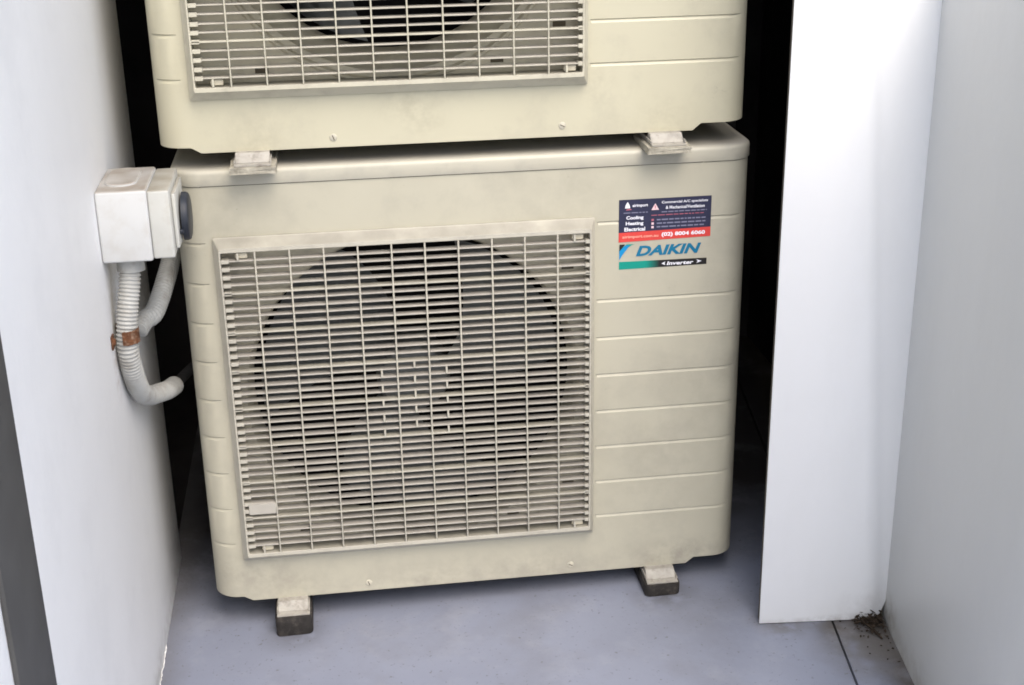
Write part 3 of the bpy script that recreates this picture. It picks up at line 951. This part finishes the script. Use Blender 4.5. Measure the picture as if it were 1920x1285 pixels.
# oblong blanking cap on the top
bm = bmesh.new()
for ringz, grow in ((0.0, 0.0), (0.0030, 0.0), (0.0042, -0.0018)):
    pass
prof = []
def oblong(g, z):
    o = []
    for k in range(24):
        a = 2 * math.pi * k / 24
        x, y = math.cos(a), math.sin(a)
        o.append((0.022 * x + math.copysign(0.0, x) + g * x, 0.022 * y + (0.026 if y > 0 else -0.026) * (1 if abs(y) > .01 else 0) + g * y, z))
    return o
rings = [[bm.verts.new(p) for p in oblong(0, 0)], [bm.verts.new(p) for p in oblong(0, 0.0024)], [bm.verts.new(p) for p in oblong(-0.0016, 0.0036)]]
for a, b in zip(rings, rings[1:]):
    for k in range(24):
        bm.faces.new((a[k], a[(k + 1) % 24], b[(k + 1) % 24], b[k]))
bm.faces.new(rings[-1]); bm.faces.new(rings[0][::-1])
obj('blanking_cap', from_bm(bm, 'cap', 35), M['iso'], iso, (0.316 - 0.2855, 0.004, 0.7875 - 0.737))
# conduit gland below
gl = tube([Vector((0.0315, -0.028, -0.0495)), Vector((0.0315, -0.029, -0.062)), Vector((0.0313, -0.030, -0.072))], 0.0190, 28, 'gland', 40)
obj('conduit_gland', gl, M['conduit'], iso)

# ------------------------------------------------------------------ conduits and rusty saddle
P1 = [(-0.2855, -0.121, 0.672), (-0.2885, -0.128, 0.645), (-0.2940, -0.136, 0.612), (-0.2985, -0.141, 0.575), (-0.2995, -0.138, 0.545),
      (-0.2990, -0.118, 0.505), (-0.2985, -0.078, 0.464), (-0.2960, -0.020, 0.433), (-0.2890, 0.025, 0.417), (-0.2790, 0.065, 0.405), (-0.2715, 0.098, 0.399)]
path1 = resample(catmull(P1, 30), 0.0011)
def ribs(s):
    return 0.0143 + 0.0011 * math.sin(2 * math.pi * s / 0.0056)
c1 = obj('flexible_conduit', tube(path1, ribs, 22, 'conduit', 80), M['conduit'])
tag(c1, 'ribbed pale grey flexible conduit hanging below the isolator box and held by rusty clamp', 'conduit')
obj('shaded_tail', tube(resample(catmull([(-0.276, 0.085, 0.401), (-0.2705, 0.105, 0.398), (-0.258, 0.14, 0.40), (-0.236, 0.17, 0.41)], 12), 0.004), 0.0085, 12, 'shaded_end'), M['pipe'], c1)  # black piece stands in for the conduit end lost in shade
P2 = [(-0.2985, -0.035, 0.545), (-0.2900, -0.015, 0.553), (-0.2790, 0.000, 0.5560), (-0.2710, 0.030, 0.5690), (-0.2640, 0.060, 0.5860), (-0.2575, 0.10, 0.605), (-0.2500, 0.14, 0.640), (-0.2350, 0.16, 0.67)]
c2 = obj('flexible_conduit', tube(resample(catmull(P2, 30), 0.0012), lambda s: 0.0145 + 0.0005 * math.sin(2 * math.pi * s / 0.0056), 22, 'conduit', 80), M['conduit'])
tag(c2, 'shorter smooth grey conduit curving up behind the ribbed one into the unit', 'conduit')
cl = empty('saddle_clamp', (-0.316, -0.14, 0.577), 'rust covered saddle clamp fixing the ribbed conduit to the wall', 'clamp')
bm = bmesh.new()
ang_ = [R(-100 + 200 * k / 20) for k in range(21)]
rows_ = []
for rr in (0.0160, 0.0180):
    for hz in (-0.010, 0.010):
        rows_.append([bm.verts.new((0.0168 + rr * math.cos(a), -0.0005 + rr * math.sin(a), hz + random.uniform(-.0008, .0008))) for a in ang_])
ii, io, oi, oo = rows_[0], rows_[1], rows_[2], rows_[3]
for k in range(20):
    bm.faces.new((oi[k], oi[k + 1], oo[k + 1], oo[k]))
    bm.faces.new((ii[k], io[k], io[k + 1], ii[k + 1]))
    bm.faces.new((ii[k], ii[k + 1], oi[k + 1], oi[k]))
    bm.faces.new((io[k], oo[k], oo[k + 1], io[k + 1]))
obj('strap', from_bm(bm, 'strap', 40), M['rust'], cl)
obj('tab', box(0.0006, 0.0028, -0.0340, -0.0175, -0.0098, 0.0098, 0.0006, 1), M['rust'], cl)
obj('tab', box(0.0006, 0.0028, 0.0165, 0.0330, -0.0098, 0.0098, 0.0006, 1), M['rust'], cl)
sm = lathe_y([(0.0001, -0.0030), (0.0035, -0.0028), (0.0055, -0.0012), (0.0060, 0.0008)], 14, 'bolt', 40)
sm.transform(Matrix.Rotation(R(90), 4, 'Z'))
obj('bolt', sm, M['rust'], cl, (0.003, -0.026, 0.0))

# ------------------------------------------------------------------ litter in the corner by the panel
bm = bmesh.new()
rnd = random.Random(21)
for k in range(230):
    far = k > 170
    cx = 0.815 + rnd.gauss(0, 0.03 if far else 0.014); cy = (-0.205 if far else -0.184) + rnd.gauss(0, 0.03 if far else 0.012)
    if cy > -0.168: continue
    ww = 0.843 + (cy + 0.152) * 0.133
    cx = min(cx, ww - 0.006)
    L_ = rnd.uniform(0.003, 0.008) if far else rnd.uniform(0.004, 0.018); a = rnd.uniform(0, math.pi); pz = rnd.uniform(-.3, .5)
    d = Vector((math.cos(a) * math.cos(pz), math.sin(a) * math.cos(pz), math.sin(pz))) * L_ / 2
    c = Vector((cx, cy, zf(cx) + 0.001 + (0 if far else abs(rnd.gauss(0, 0.005))) + abs(d.z)))
    if (c + d).x > ww - 0.002: continue
    s = d.cross(Vector((0, 0, 1))).normalized() * rnd.uniform(0.0005, 0.003)
    up = Vector((0, 0, rnd.uniform(0.0004, 0.0012)))
    q = [bm.verts.new(c - d), bm.verts.new(c + s - up * .2), bm.verts.new(c + d), bm.verts.new(c - s), bm.verts.new(c + up)]
    for f in ((0, 1, 4), (1, 2, 4), (2, 3, 4), (3, 0, 4), (3, 2, 1, 0)):
        bm.faces.new([q[i] for i in f])
lt = obj('leaf_litter', from_bm(bm, 'litter'), M['twig'])
tag(lt, 'brown dry leaf litter gathered in the corner under the white panel', 'litter', kind='stuff')
tw = obj('twig', tube(resample(catmull([(0.806, -0.186, zf(.806) + .003), (0.812, -0.210, zf(.81) + .003), (0.816, -0.232, zf(.816) + .0025)], 6), 0.004), lambda s: 0.0026 - 0.02 * s, 7, 'twig', 60), M['twig'])
tag(tw, 'short dark twig lying on the floor beside the leaf litter', 'twig')
